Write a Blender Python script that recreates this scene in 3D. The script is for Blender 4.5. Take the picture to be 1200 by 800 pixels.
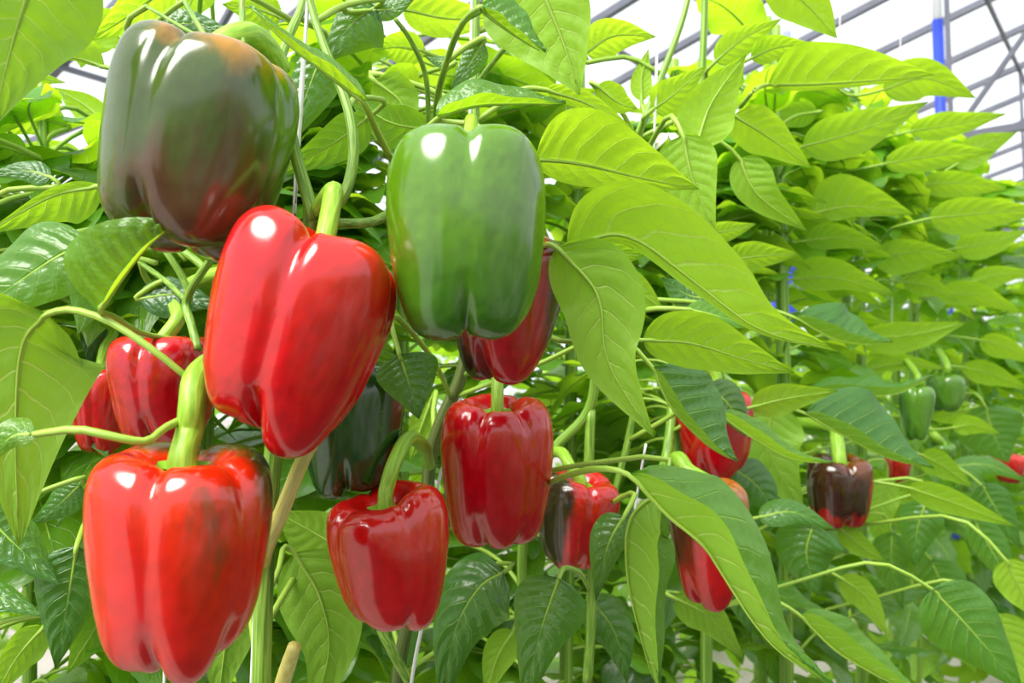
import bpy, math, random
import numpy as np
from mathutils import Vector, Matrix, noise

for o in list(bpy.data.objects): bpy.data.objects.remove(o)
scene = bpy.context.scene
COL = scene.collection
rnd = random.Random(7)

# ------------------------------------------------------------------ camera
F = 1000.0                                   # focal length in pixels of the 1200x800 frame
CAM = Vector((0, 0, 1.25))
PITCH = math.radians(4.0)
cam_d = bpy.data.cameras.new('camera'); cam = bpy.data.objects.new('camera', cam_d); COL.objects.link(cam)
cam.location = CAM; cam.rotation_euler = (math.pi/2 + PITCH, 0, 0)
cam_d.sensor_width = 36; cam_d.lens = 36*F/1200; cam_d.clip_start = .02; cam_d.clip_end = 200
cam_d.dof.use_dof = True; cam_d.dof.focus_distance = .56; cam_d.dof.aperture_fstop = 11
scene.camera = cam
RT = Vector((1, 0, 0)); UP = Vector((0, -math.sin(PITCH), math.cos(PITCH))); FW = Vector((0, math.cos(PITCH), math.sin(PITCH)))

# ------------------------------------------------------------------ light
w = bpy.data.worlds.new('overcast'); scene.world = w; w.use_nodes = True
bg = w.node_tree.nodes['Background']; bg.inputs['Color'].default_value = (.93, .96, 1.0, 1); bg.inputs['Strength'].default_value = 1.05
sun_d = bpy.data.lights.new('sun', 'SUN'); sun = bpy.data.objects.new('sun', sun_d); COL.objects.link(sun)
sun_d.energy = 5.6; sun_d.angle = math.radians(42); sun_d.color = (1, .97, .9)
SUN_FROM = Vector((-.42, -.46, .74))          # high, a little behind the camera
sun.rotation_euler = SUN_FROM.to_track_quat('Z', 'Y').to_euler()
vs = scene.view_settings
vs.view_transform = 'Standard'; vs.look = 'None'; vs.gamma = 1; vs.use_curve_mapping = False; vs.exposure = .31
scene.cycles.max_bounces = 10; scene.cycles.transparent_max_bounces = 12
scene.cycles.diffuse_bounces = 5; scene.cycles.glossy_bounces = 3; scene.cycles.transmission_bounces = 6
scene.cycles.use_denoising = True

# ------------------------------------------------------------------ helpers
def P(px, py, d):                            # pixel + depth along the view axis -> world point
    return CAM + RT*((px-600)/F*d) + UP*((400-py)/F*d) + FW*d
def proj(p):
    v = p - CAM; d = v.dot(FW)
    return 600 + F*v.dot(RT)/d, 400 - F*v.dot(UP)/d, d
ROW = Vector((.61, .79, 0)).normalized()     # the direction in which the plant row recedes
OUT = Vector((.79, -.61, 0)).normalized()    # from the row out into the aisle
def front(px):                               # depth of the row's front face at an image column
    m = (px-600)/F
    return .455/max(.61-.79*m, .06)

def link(name, me, mat, parent=None):
    o = bpy.data.objects.new(name, me); COL.objects.link(o)
    if mat is not None and not me.materials: me.materials.append(mat)
    if parent is not None: o.parent = parent
    return o
def mesh(name, v, f, smooth=True, uv=None):
    me = bpy.data.meshes.new(name); me.from_pydata([tuple(a) for a in v], [], f)
    if smooth: me.polygons.foreach_set('use_smooth', [True]*len(me.polygons))
    if uv is not None:
        l = me.uv_layers.new(name='UVMap'); uv = np.array(uv, dtype=float)
        idx = np.empty(len(me.loops), dtype=int); me.loops.foreach_get('vertex_index', idx)
        l.data.foreach_set('uv', uv[idx].ravel())
    me.update(); return me
def empty(name, loc, label, cat, group=None):
    o = bpy.data.objects.new(name, None); COL.objects.link(o); o.location = loc; o.empty_display_size = .02
    o['label'] = label; o['category'] = cat
    if group: o['group'] = group
    return o
def crom(pts, n):                            # catmull-rom through pts (any tuples), n samples
    pts = [np.array(p, dtype=float) for p in pts]
    if len(pts) == 2: pts = [pts[0], (pts[0]+pts[1])/2, pts[1]]
    a = [2*pts[0]-pts[1]] + pts + [2*pts[-1]-pts[-2]]
    seg = len(pts)-1; out = []
    for i in range(n):
        t = i/(n-1)*seg; k = min(int(t), seg-1); u = t-k
        p0, p1, p2, p3 = a[k:k+4]
        out.append(.5*((2*p1) + (p2-p0)*u + (2*p0-5*p1+4*p2-p3)*u*u + (3*p1-p0-3*p2+p3)*u**3))
    return out
def tube_geo(path, rad, sides=8, cap=True, ridge=0):
    """path: list of Vector, rad: list of radii -> verts, faces, uvs"""
    n = len(path); v = []; f = []; uv = []
    T = [(path[min(i+1, n-1)]-path[max(i-1, 0)]).normalized() for i in range(n)]
    u = T[0].orthogonal().normalized()
    for i in range(n):
        u = (u - T[i]*u.dot(T[i])).normalized(); b = T[i].cross(u)
        for k in range(sides):
            a = 2*math.pi*k/sides; r = rad[i]*(1 + ridge*(1 if k % 2 else -1))
            v.append(path[i] + (u*math.cos(a) + b*math.sin(a))*r); uv.append((i/(n-1), k/sides))
    for i in range(n-1):
        for k in range(sides):
            k2 = (k+1) % sides
            f.append((i*sides+k, i*sides+k2, (i+1)*sides+k2, (i+1)*sides+k))
    if cap:
        f.append(tuple(range(sides))[::-1]); f.append(tuple((n-1)*sides+k for k in range(sides)))
    return v, f, uv
def tube(name, pts, rad, mat, parent=None, n=None, sides=8, ridge=0):
    """pts: 3-D points, rad: one radius or list per control point"""
    if not isinstance(rad, (list, tuple)): rad = [rad]*len(pts)
    n = n or max(8, 6*(len(pts)-1)+1)
    c = crom([(*p, r) for p, r in zip(pts, rad)], n)
    if parent is not None:
        off = parent.matrix_world.translation if False else parent.location
    else: off = Vector((0, 0, 0))
    v, f, uv = tube_geo([Vector(x[:3])-off for x in c], [max(x[3], .0002) for x in c], sides, True, ridge)
    return link(name, mesh(name, v, f, True, uv), mat, parent)

# ------------------------------------------------------------------ material helpers
class NT:
    def __init__(s, name):
        s.m = bpy.data.materials.new(name); s.m.use_nodes = True; s.t = s.m.node_tree; s.t.nodes.clear()
        s.out = s.t.nodes.new('ShaderNodeOutputMaterial')
    def n(s, typ, ins=None, **kw):
        o = s.t.nodes.new(typ)
        for k, v in kw.items(): setattr(o, k, v)
        for k, v in (ins or {}).items():
            if isinstance(v, bpy.types.NodeSocket): s.t.links.new(v, o.inputs[k])
            else: o.inputs[k].default_value = v
        return o
    def math(s, op, a, b=0.0, c=None, clamp=False):
        ins = {0: a, 1: b}
        if c is not None: ins[2] = c
        return s.n('ShaderNodeMath', ins, operation=op, use_clamp=clamp).outputs[0]
    def mix(s, fac, a, b, blend='MIX'):
        o = s.n('ShaderNodeMix', data_type='RGBA', blend_type=blend)
        for k, v in ((0, fac), (6, a), (7, b)):
            if isinstance(v, bpy.types.NodeSocket): s.t.links.new(v, o.inputs[k])
            else: o.inputs[k].default_value = v
        return o.outputs[2]
    def step(s, x, lo, hi):
        o = s.n('ShaderNodeMapRange', {0: x, 1: lo, 2: hi, 3: 0., 4: 1.}, interpolation_type='SMOOTHSTEP')
        return o.outputs[0]
    def done(s, sh):
        s.t.links.new(sh, s.out.inputs['Surface']); return s.m
def C(r, g, b, a=1): return (r, g, b, a)
def srgb(r, g, b):
    f = lambda c: (c/255/12.92) if c <= 10 else ((c/255+.055)/1.055)**2.4
    return (f(r), f(g), f(b), 1)
def plain(name, col, rough=.5, spec=.5, noise_amt=0, noise_scale=30, metal=0, bump=0):
    t = NT(name); c = col
    nz = None
    if noise_amt or bump:
        tc = t.n('ShaderNodeTexCoord'); nz = t.n('ShaderNodeTexNoise', {'Vector': tc.outputs['Object'], 'Scale': noise_scale, 'Detail': 4.})
    if noise_amt:
        d = tuple(max(0, x*(1-noise_amt)) for x in col[:3])+(1,)
        c = t.mix(t.step(nz.outputs[0], .3, .7), d, col)
    ins = {'Base Color': c, 'Roughness': rough, 'Metallic': metal, 'Specular IOR Level': spec}
    if bump: ins['Normal'] = t.n('ShaderNodeBump', {'Height': nz.outputs[0], 'Strength': bump, 'Distance': .002}).outputs[0]
    return t.done(t.n('ShaderNodeBsdfPrincipled', ins).outputs[0])

def leaf_material():
    t = NT('pepper_leaf')
    uv = t.n('ShaderNodeUVMap', uv_map='UVMap'); sp = t.n('ShaderNodeSeparateXYZ', {0: uv.outputs[0]})
    u, v = sp.outputs[0], sp.outputs[1]
    oi = t.n('ShaderNodeObjectInfo'); oc = t.n('ShaderNodeSeparateColor', {0: oi.outputs['Color']})
    youth, bright = oc.outputs[0], oc.outputs[1]
    a = t.math('ABSOLUTE', v)
    # side veins run forward from the midrib in arcs
    s_ = t.math('SUBTRACT', u, t.math('MULTIPLY_ADD', a, .10, t.math('MULTIPLY', t.math('MULTIPLY', a, a), .12)))
    wob = t.n('ShaderNodeTexNoise', {'Vector': uv.outputs[0], 'Scale': 3.0, 'Detail': 1.0})
    s_ = t.math('ADD', s_, t.math('MULTIPLY', t.math('SUBTRACT', wob.outputs[0], .5), .05))
    side = t.math('MULTIPLY', t.math('SIGN', v), .027)          # veins alternate left and right
    fr = t.math('FRACT', t.math('DIVIDE', t.math('ADD', s_, side), .125))
    dist = t.math('ABSOLUTE', t.math('SUBTRACT', fr, .5))
    wv = t.math('MULTIPLY_ADD', a, -.030, .050)
    vein = t.math('SUBTRACT', 1., t.step(t.math('DIVIDE', dist, wv), .5, 1.6))
    vein = t.math('MULTIPLY', vein, t.math('SUBTRACT', 1., t.step(a, .78, .97)))
    midw = t.math('MULTIPLY_ADD', u, -.035, .055)
    mid = t.math('SUBTRACT', 1., t.step(t.math('DIVIDE', a, midw), .5, 1.3))
    vor = t.n('ShaderNodeTexVoronoi', {'Vector': t.n('ShaderNodeMapping', {'Vector': uv.outputs[0], 'Scale': (22., 7., 1.)}).outputs[0], 'Scale': 1.}, feature='DISTANCE_TO_EDGE')
    fine = t.math('SUBTRACT', 1., t.step(vor.outputs[0], .0, .12))
    allv = t.math('MAXIMUM', t.math('MAXIMUM', t.math('MULTIPLY', vein, .8), mid), t.math('MULTIPLY', fine, .22))
    bigv0 = t.math('MAXIMUM', t.math('MULTIPLY', vein, .8), mid)
    nz = t.n('ShaderNodeTexNoise', {'Vector': uv.outputs[0], 'Scale': 5., 'Detail': 3.})
    nzf = t.step(nz.outputs[0], .3, .7)
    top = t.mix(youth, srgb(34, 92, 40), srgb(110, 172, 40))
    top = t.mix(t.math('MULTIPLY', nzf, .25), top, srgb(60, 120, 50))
    topv = t.mix(t.math('MULTIPLY', allv, .45), top, srgb(150, 190, 80))
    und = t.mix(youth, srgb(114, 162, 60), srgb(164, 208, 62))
    undv = t.mix(t.math('MULTIPLY', allv, .70), und, srgb(196, 216, 120))
    geo = t.n('ShaderNodeNewGeometry'); bf = geo.outputs['Backfacing']
    col = t.mix(bf, topv, undv)
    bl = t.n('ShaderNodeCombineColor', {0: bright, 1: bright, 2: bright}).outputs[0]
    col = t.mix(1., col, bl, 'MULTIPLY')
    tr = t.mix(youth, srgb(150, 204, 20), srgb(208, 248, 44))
    tr = t.mix(t.math('MULTIPLY', bigv0, .45), tr, srgb(206, 226, 110)); tr = t.mix(t.math('MULTIPLY', fine, .16), tr, srgb(100, 150, 10))
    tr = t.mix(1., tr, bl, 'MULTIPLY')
    blis = t.n('ShaderNodeTexNoise', {'Vector': t.n('ShaderNodeMapping', {'Vector': uv.outputs[0], 'Scale': (15., 5., 1.)}).outputs[0], 'Scale': 1., 'Detail': 1.5})
    bigv = t.math('MAXIMUM', t.math('MULTIPLY', vein, .8), mid)
    h = t.math('ADD', t.math('MULTIPLY', bigv, -.7), t.math('MULTIPLY', blis.outputs[0], .8))
    hb = t.math('MULTIPLY', h, t.math('SUBTRACT', 1., t.math('MULTIPLY', bf, 1.7)))
    bump = t.n('ShaderNodeBump', {'Height': hb, 'Strength': .55, 'Distance': .002})
    pr = t.n('ShaderNodeBsdfPrincipled', {'Base Color': col, 'Roughness': t.math('MULTIPLY_ADD', bf, .22, .30), 'Specular IOR Level': t.math('MULTIPLY_ADD', bf, -.6, .95), 'Normal': bump.outputs[0]})
    tl = t.n('ShaderNodeBsdfTranslucent', {'Color': tr, 'Normal': bump.outputs[0]})
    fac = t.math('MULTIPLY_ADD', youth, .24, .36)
    mx = t.n('ShaderNodeMixShader', {0: fac}); t.t.links.new(pr.outputs[0], mx.inputs[1]); t.t.links.new(tl.outputs[0], mx.inputs[2])
    return t.done(mx.outputs[0])
M_LEAF = leaf_material()

def stalk_material(name, base, light, spots=None):
    t = NT(name); uv = t.n('ShaderNodeUVMap', uv_map='UVMap'); sp = t.n('ShaderNodeSeparateXYZ', {0: uv.outputs[0]})
    mp = t.n('ShaderNodeMapping', {'Vector': uv.outputs[0], 'Scale': (6., 14., 1.)})
    nz = t.n('ShaderNodeTexNoise', {'Vector': mp.outputs[0], 'Scale': 1.2, 'Detail': 3.})
    c = t.mix(t.step(nz.outputs[0], .35, .65), base, light)
    bump = t.n('ShaderNodeBump', {'Height': nz.outputs[0], 'Strength': .4, 'Distance': .001})
    pr = t.n('ShaderNodeBsdfPrincipled', {'Base Color': c, 'Roughness': .45, 'Normal': bump.outputs[0]})
    return t.done(pr.outputs[0])
M_STALK = stalk_material('leaf_stalk', srgb(128, 170, 44), srgb(168, 198, 84))
M_STEM = stalk_material('plant_stem', srgb(84, 132, 34), srgb(150, 185, 72))
M_DSTEM = stalk_material('dark_stem', srgb(66, 82, 34), srgb(96, 110, 50))
M_PED = stalk_material('fruit_stalk', srgb(122, 172, 38), srgb(158, 198, 64))
M_STUB = stalk_material('dry_stub', srgb(196, 186, 88), srgb(216, 206, 126))
M_STRING = plain('white_string', srgb(235, 235, 235), .6)
M_METAL = plain('galvanised_steel', srgb(104, 106, 120), .5, .5, .2, 8)
M_BLUE = plain('blue_paint', srgb(40, 70, 190), .4, .5, .15, 10)
M_WHITE = plain('white_paint', srgb(232, 234, 238), .5, .5, .05, 10)
M_FLOOR = plain('white_ground_cover', srgb(160, 154, 148), .7, .3, .18, 3, 0, .3)
M_CLIP = plain('black_plastic', srgb(20, 20, 22), .4)
M_PETAL = plain('white_petal', srgb(240, 240, 225), .5, .3, .05, 80)

# ------------------------------------------------------------------ greenhouse
fl = link('floor', mesh('floor', [(-40, -40, 0), (60, -40, 0), (60, 60, 0), (-40, 60, 0)], [(0, 1, 2, 3)], False), M_FLOOR)
fl['kind'] = 'structure'
M_ADDED_STRIP = plain('added_strip_dark', srgb(62, 60, 56), .8, .2, .3, 6, 0, .3)
_a = Vector((-.19, .5, 0))
pc = [_a + ROW*r + OUT*o for r, o in ((-12, .12), (20, .12), (20, 1.25), (-12, 1.25))]
pv = [p + Vector((0, 0, h)) for h in (0, .02) for p in pc]
path = link('added_aisle_strip', mesh('added_aisle_strip', pv, [(3, 2, 1, 0), (4, 5, 6, 7), (0, 1, 5, 4), (1, 2, 6, 5), (2, 3, 7, 6), (3, 0, 4, 7)], False), M_ADDED_STRIP); path['kind'] = 'structure'  # unseen dark strip, added to dull the floor's reflection in the peppers

PHI = math.radians(15)
Q = (OUT*math.cos(PHI) + Vector((0, 0, 1))*math.sin(PHI)).normalized()   # up the roof slope
NRM = ROW.cross(Q).normalized()
if NRM.z < 0: NRM = -NRM
R0 = P(1157, 0, 7.0)
def on_roof(px, py):
    d = P(px, py, 1.)-CAM; t = (R0-CAM).dot(NRM)/d.dot(NRM)
    h = CAM + d*t - R0
    return h.dot(ROW), h.dot(Q)
SP = abs(on_roof(1032, 0)[0])                # rafter spacing read off two neighbouring rafters
def bar(name, a, b, wd, ht, mat, parent=None, org=Vector((0, 0, 0))):
    T = (b-a).normalized(); s = T.cross(Vector((0, 0, 1))).normalized()*wd/2; u = s.cross(T).normalized()*ht/2
    v = [p + i*s + j*u - org for p in (a, b) for i, j in ((-1, -1), (1, -1), (1, 1), (-1, 1))]
    return link(name, mesh(name, v, [(3, 2, 1, 0), (4, 5, 6, 7), (0, 1, 5, 4), (1, 2, 6, 5), (2, 3, 7, 6), (3, 0, 4, 7)], False), mat, parent)
def rp(r, q, off=0): return R0 + ROW*r + Q*q + NRM*off
roof = bpy.data.objects.new('ceiling', None); COL.objects.link(roof); roof['kind'] = 'structure'; roof.location = R0
K0, K1 = -7, 12
QL, QH = -9.0, 9.0
def roof_material():
    t = NT('roof_glazing')
    tr = t.n('ShaderNodeBsdfTransparent', {'Color': (.96, .97, .98, 1)})
    dl = t.n('ShaderNodeBsdfTranslucent', {'Color': (.9, .92, .95, 1)})
    m = t.n('ShaderNodeMixShader', {0: .14}); t.t.links.new(tr.outputs[0], m.inputs[1]); t.t.links.new(dl.outputs[0], m.inputs[2])
    return t.done(m.outputs[0])
M_PANE = roof_material()
PQ = 2.25
pv = [ROW*a + Q*b + NRM*c for c in (0, .006) for a, b in ((.03, .03), (SP-.03, .03), (SP-.03, PQ-.03), (.03, PQ-.03))]
pane_me = mesh('pane', pv, [(3, 2, 1, 0), (4, 5, 6, 7), (0, 1, 5, 4), (1, 2, 6, 5), (2, 3, 7, 6), (3, 0, 4, 7)], False)
pane_me.materials.append(M_PANE)
for k in range(K0, K1):
    for j in range(8):
        o = link('pane', pane_me, None, roof); o.location = ROW*(k*SP) + Q*(QL+j*PQ) + NRM*.03
for k in range(K0, K1+1):
    bar('rafter', rp(k*SP, QL), rp(k*SP, QH), .05, .055, M_METAL, roof, R0)
for j in range(9):
    bar('purlin', rp(K0*SP, QL+j*PQ, -.04), rp(K1*SP, QL+j*PQ, -.04), .03, .035, M_METAL, roof, R0)
# tie beams and thin wires that hang below the rafters
for k in range(K0+1, K1, 4):
    a = rp(k*SP, -6, -.05); b = rp(k*SP, 3, -.05); b.z = a.z
    bar('tie_beam', a, b, .045, .05, M_METAL, roof, R0)
    for q in (-3, 0):
        c = rp(k*SP, q, -.05); d = c.copy(); d.z = a.z; e = rp(k*SP, q+1.5, -.05)
        bar('strut', d+ROW*.001, c, .03, .03, M_METAL, roof, R0); bar('strut', d, e, .03, .03, M_METAL, roof, R0)
for q in (-4, -1.2, 1.4, 3.6):
    a = rp(K0*SP, q, -.75); b = rp(K1*SP, q, -.75)
    tube('wire', [a, b], .006, M_METAL, roof, n=3, sides=5)

def post(px, depth, ztop, zblue, label):
    base = P(px, 400, depth); base.z = 0
    e = empty('roof_post', base, label, 'post', 'greenhouse posts')
    def col(name, z0, z1, r, mat):
        tube(name, [base+Vector((0, 0, z0)), base+Vector((0, 0, z1))], r, mat, e, n=3, sides=14)
    col('blue_sleeve', 0, zblue, .042, M_BLUE); col('white_pole', zblue-.05, ztop, .037, M_WHITE)
    v, f, _ = tube_geo([Vector((0, 0, 0)), Vector((0, 0, .012))], [.09, .09], 14); link('foot_plate', mesh('foot_plate', v, f, False), M_METAL, e)
def zat(px, py, d): return P(px, py, d).z
post(1112, 6.4, zat(1100, -60, 6.4), zat(1100, 12, 6.4), 'white post with long blue sleeve, upper right against the glass roof')
post(930, 6.9, zat(930, -60, 6.9), zat(930, 28, 6.9), 'white and blue post glimpsed between leaves left of the other post')
post(905, 4.6, 2.2, 2.1, 'short blue post low behind the leaves at the bottom right')

# ------------------------------------------------------------------ peppers
PROF = [(0, .84), (.10, .845), (.24, .885), (.40, .955), (.58, 1.0), (.76, .985), (.90, .925), (.975, .82), (1.0, .68), (.99, .53), (.965, .38), (.925, .24), (.865, .125), (.76, .045), (.60, .008), (.42, .0), (.25, .022), (.1, .055), (0, .065)]
def pepper_material(name, base, patches, rough=.24):
    """patches: (colour, (dx,dy,dz), lo, hi, wobble): direction in the fruit's own frame, units of its radius"""
    AL = .74                                  # skin albedo against the screen colours picked from the photo
    base = tuple(c*AL for c in base[:3])+(1,)
    patches = [(tuple(c*AL for c in q[0][:3])+(1,),)+tuple(q[1:]) for q in patches]
    t = NT(name); at = t.n('ShaderNodeAttribute', attribute_name='unit')
    vec = at.outputs['Vector']
    nz = t.n('ShaderNodeTexNoise', {'Vector': t.n('ShaderNodeMapping', {'Vector': vec, 'Scale': (1.9, 1.9, .7)}).outputs[0], 'Scale': 1.5, 'Detail': 4., 'Roughness': .6})
    nz2 = t.n('ShaderNodeTexNoise', {'Vector': vec, 'Scale': 7., 'Detail': 3.})
    dark = tuple(c*.86 for c in base[:3])+(1,)
    c = t.mix(t.step(nz2.outputs[0], .35, .7), dark, base)
    for colr, d, lo, hi, wob in patches:
        dp = t.n('ShaderNodeVectorMath', {0: vec, 1: d}, operation='DOT_PRODUCT').outputs['Value']
        x = t.math('MULTIPLY_ADD', t.math('SUBTRACT', nz.outputs[0], .5), wob, dp)
        c = t.mix(t.step(x, lo, hi), c, colr)
    big = t.n('ShaderNodeTexNoise', {'Vector': vec, 'Scale': 2.6, 'Detail': 2.})
    rip = t.n('ShaderNodeTexNoise', {'Vector': t.n('ShaderNodeMapping', {'Vector': vec, 'Scale': (9., 9., 4.)}).outputs[0], 'Scale': 1., 'Detail': 3.})
    hh = t.math('MULTIPLY_ADD', rip.outputs[0], .13, big.outputs[0])
    bump = t.n('ShaderNodeBump', {'Height': hh, 'Strength': .4, 'Distance': .007})
    pr = t.n('ShaderNodeBsdfPrincipled', {'Base Color': c, 'Roughness': rough+.2, 'Specular IOR Level': .0, 'Coat Weight': 1.0, 'Coat IOR': 1.74, 'Coat Roughness': .17, 'Normal': bump.outputs[0],
        'Subsurface Weight': .12, 'Subsurface Radius': (.006, .002, .001), 'Subsurface Scale': 1.0})
    return t.done(pr.outputs[0])
RED = srgb(226, 8, 22); REDO = srgb(238, 44, 8); DRED = srgb(212, 4, 28); BROWN = srgb(74, 52, 26); DGREEN = srgb(34, 62, 22); GREEN = srgb(92, 146, 30); MGREEN = srgb(66, 112, 34); ORANGE = srgb(214, 110, 20)

def pepper(label, top, bot, depth, width, mat, lobes=4, phase=0., groove=1., taper=1., pitch=0., stalk=None, stalk_r=9, seed=1, scale_d=1., shoulders=None, bottoms=None, creases=None, res=(112, 64), group='bell peppers hanging on the near row', ddepth=0., bulge=0.):
    """top, bot: image points of the shoulders' and the blossom end's centre; pitch tilts the top toward the camera"""
    rg = random.Random(seed)
    A = P(top[0], top[1], depth); B = P(bot[0], bot[1], depth+ddepth)
    H = (A-B).length/max(.5, math.cos(pitch)); R = width/2*depth/F
    ax = (A-B).normalized(); vd = ((A+B)/2-CAM).normalized()
    xr = vd.cross(ax).normalized() if vd.cross(ax).dot(RT) > 0 else ax.cross(vd).normalized()
    rot = Matrix.Rotation(pitch, 3, xr)
    z = (rot @ ax).normalized()
    if z.dot(-vd) < ax.dot(-vd) and pitch > 0: z = (Matrix.Rotation(-pitch, 3, xr) @ ax).normalized()
    y = z.cross(xr).normalized(); 
    if y.dot(vd) < 0: y = -y
    base = (A+B)/2 - z*H/2
    e = empty('bell_pepper', base, label, 'bell pepper', group)
    nt, ns = res
    prof = crom(PROF, ns)
    lobe_r = [1+rg.uniform(-.07, .05) for _ in range(lobes)]; lobe_b = [rg.uniform(-.045, .05) for _ in range(lobes)]; lobe_t = [rg.uniform(-.035, .03) for _ in range(lobes)]
    if shoulders: lobe_t = shoulders
    if bottoms: lobe_b = bottoms
    cr = creases or [phase+2*math.pi*i/lobes for i in range(lobes)]
    cr = [cr[0]+((c-cr[0]) % (2*math.pi)) for c in cr] + [cr[0]+2*math.pi]
    v = []; un = []; f = []
    for i in range(ns):
        pr, pz = prof[i]; s = i/(ns-1)
        tw = max(0, (pz-.62)/.38) if s < .5 else 0.; bw = max(0, 1-pz/.30) if s > .4 else 0.
        for k in range(nt):
            th = 2*math.pi*k/nt
            tt = cr[0]+((th-cr[0]) % (2*math.pi)); li = max(i for i in range(lobes) if tt >= cr[i]-1e-9); fr = (tt-cr[li])/(cr[li+1]-cr[li])
            dd = min(fr, 1-fr)*min(1., (cr[li+1]-cr[li])/(2*math.pi/lobes))                                  # distance to the nearest crease, 0 .. .5
            nb = (li+1) % lobes if fr > .5 else (li-1) % lobes
            wn = .5*math.exp(-(dd/.16)**2)
            lr = lobe_r[li]*(1-wn)+lobe_r[nb]*wn; lb = lobe_b[li]*(1-wn)+lobe_b[nb]*wn; lt = lobe_t[li]*(1-wn)+lobe_t[nb]*wn
            crease = math.exp(-(dd/.075)**2); broad = math.cos(math.pi*2*min(fr, 1-fr))*.5+.5     # 1 at crease
            amt = groove*(.38+.55*tw+.9*bw)
            rm = lr*(1 - amt*(.085*crease + .075*broad))
            rr = pr*rm*(1-(1-taper)*max(0., 1-pz)**1.2) * (1+bulge*math.sin(math.pi*min(1, max(0, pz))))
            zz = pz - groove*tw*pr*(.065*crease+.035*broad) + groove*bw*pr*(.10*crease+.06*broad) + lb*bw*min(1, pr*2) + lt*tw*min(1, pr*2)
            nzv = noise.noise(Vector((math.cos(th)*pr*1.6+seed*7, math.sin(th)*pr*1.6, pz*2.2)))
            rr *= 1+.035*nzv
            px_, py_ = rr*math.cos(th), rr*math.sin(th)
            un.append((px_, py_, zz))
    ua = np.array(un); lo, hi = ua.min(0), ua.max(0); kx = 2/(hi[0]-lo[0]); cx = (hi[0]+lo[0])/2      # the widest point spans exactly the given width
    rho2 = np.clip((ua[:, 0]**2+ua[:, 1]**2), 0, 1)
    ua[:, 0] = (ua[:, 0]-cx)*kx + cx*kx*(1-rho2); ua[:, 1] *= kx; ua[:, 2] = (ua[:, 2]-lo[2])/(hi[2]-lo[2])
    cz = lambda q: (q-lo[2])/(hi[2]-lo[2])
    v = [xr*(a*R) + y*(b*R) + z*(c*H) for a, b, c in ua.tolist()]
    ua[:, 2] = ua[:, 2]*2-1; un = ua
    for i in range(ns-1):
        for k in range(nt):
            k2 = (k+1) % nt; f.append((i*nt+k, (i+1)*nt+k, (i+1)*nt+k2, i*nt+k2))
    # orient outward
    if xr.cross(y).dot(z) < 0: f = [q[::-1] for q in f]
    me = mesh('body', v, f); att = me.attributes.new('unit', 'FLOAT_VECTOR', 'POINT'); att.data.foreach_set('vector', np.array(un).ravel())
    link('body', me, mat, e)
    # calyx: a small wavy green cap that lies in the hollow round the stalk
    cv = [z*(cz(.865)*H)]; cf = []; nc = 40
    for j, rad in enumerate((.10, .2, .29)):
        for k in range(nc):
            a = 2*math.pi*k/nc; rw = rad*(1+.10*math.cos(6*a+seed)*(j/2)); zz = .87+[.02, .02, .055][j]
            cv.append(xr*(math.cos(a)*rw*R) + y*(math.sin(a)*rw*R) + z*(cz(zz)*H))
    for k in range(nc):
        k2 = (k+1) % nc; cf.append((0, 1+k, 1+k2))
        for j in range(2): cf.append((1+j*nc+k, 1+(j+1)*nc+k, 1+(j+1)*nc+k2, 1+j*nc+k2))
    link('calyx', mesh('calyx', cv, cf), M_PED, e)
    st = base + z*(cz(.86)*H)
    if stalk is None: stalk = [(top[0]+2, top[1]-30, depth+.02), (top[0]+6, top[1]-70, depth+.05)]
    pts = [st-z*.002, st + z*(.10*H)] + [P(*p) for p in stalk]
    r = stalk_r*depth/F
    rr = [r*1.25, r*1.0] + [r*(1.0 if i < len(stalk)-1 else .95) for i in range(len(stalk))]
    tube('fruit_stalk', pts, rr, M_PED, e, sides=14, ridge=.015)
    return e

mR = pepper_material('ripe_red_skin', RED, [(srgb(238, 30, 16), (.3, 0, .9), .2, 1.0, .8)])
mR2 = pepper_material('deep_red_skin', DRED, [(srgb(220, 12, 30), (.4, 0, .5), .0, .8, 1.0)])
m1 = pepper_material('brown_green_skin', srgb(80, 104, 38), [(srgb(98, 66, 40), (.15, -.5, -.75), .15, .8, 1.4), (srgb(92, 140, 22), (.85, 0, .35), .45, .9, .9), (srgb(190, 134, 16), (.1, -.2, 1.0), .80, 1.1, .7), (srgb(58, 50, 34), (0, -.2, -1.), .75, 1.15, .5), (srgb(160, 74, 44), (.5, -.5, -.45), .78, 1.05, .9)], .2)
m3 = pepper_material('green_skin', srgb(98, 150, 18), [(srgb(64, 116, 22), (0, -.1, -1), -.2, .8, .8), (srgb(190, 120, 30), (-1, .2, -.25), .80, 1.02, .5)], .2)
m4 = pepper_material('half_ripe_red_skin', DRED, [(srgb(66, 44, 26), (1, .1, .1), .42, .72, .3), (srgb(60, 34, 26), (-.9, 0, -.45), .35, .8, .4)])
m6 = pepper_material('dark_green_skin', srgb(36, 76, 30), [(srgb(66, 40, 34), (.9, 0, -.45), .85, 1.1, .4), (srgb(28, 56, 26), (-.6, 0, .6), .1, .8, .9)], .16)
m8 = pepper_material('orange_red_skin', REDO, [(srgb(228, 14, 22), (-.75, -.25, -.45), -.05, .7, .6), (srgb(82, 74, 24), (.97, .15, .35), .86, 1.08, .35), (srgb(86, 70, 26), (.15, .35, 1.0), .93, 1.12, .4), (srgb(176, 60, 20), (.35, -.62, .05), .80, .98, 1.1)])
m11 = pepper_material('striped_red_skin', srgb(222, 16, 20), [(srgb(60, 44, 30), (-.95, -.5, 0), .42, .66, .5), (srgb(204, 10, 30), (-1, .5, 0), .75, .9, .3)])
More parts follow.
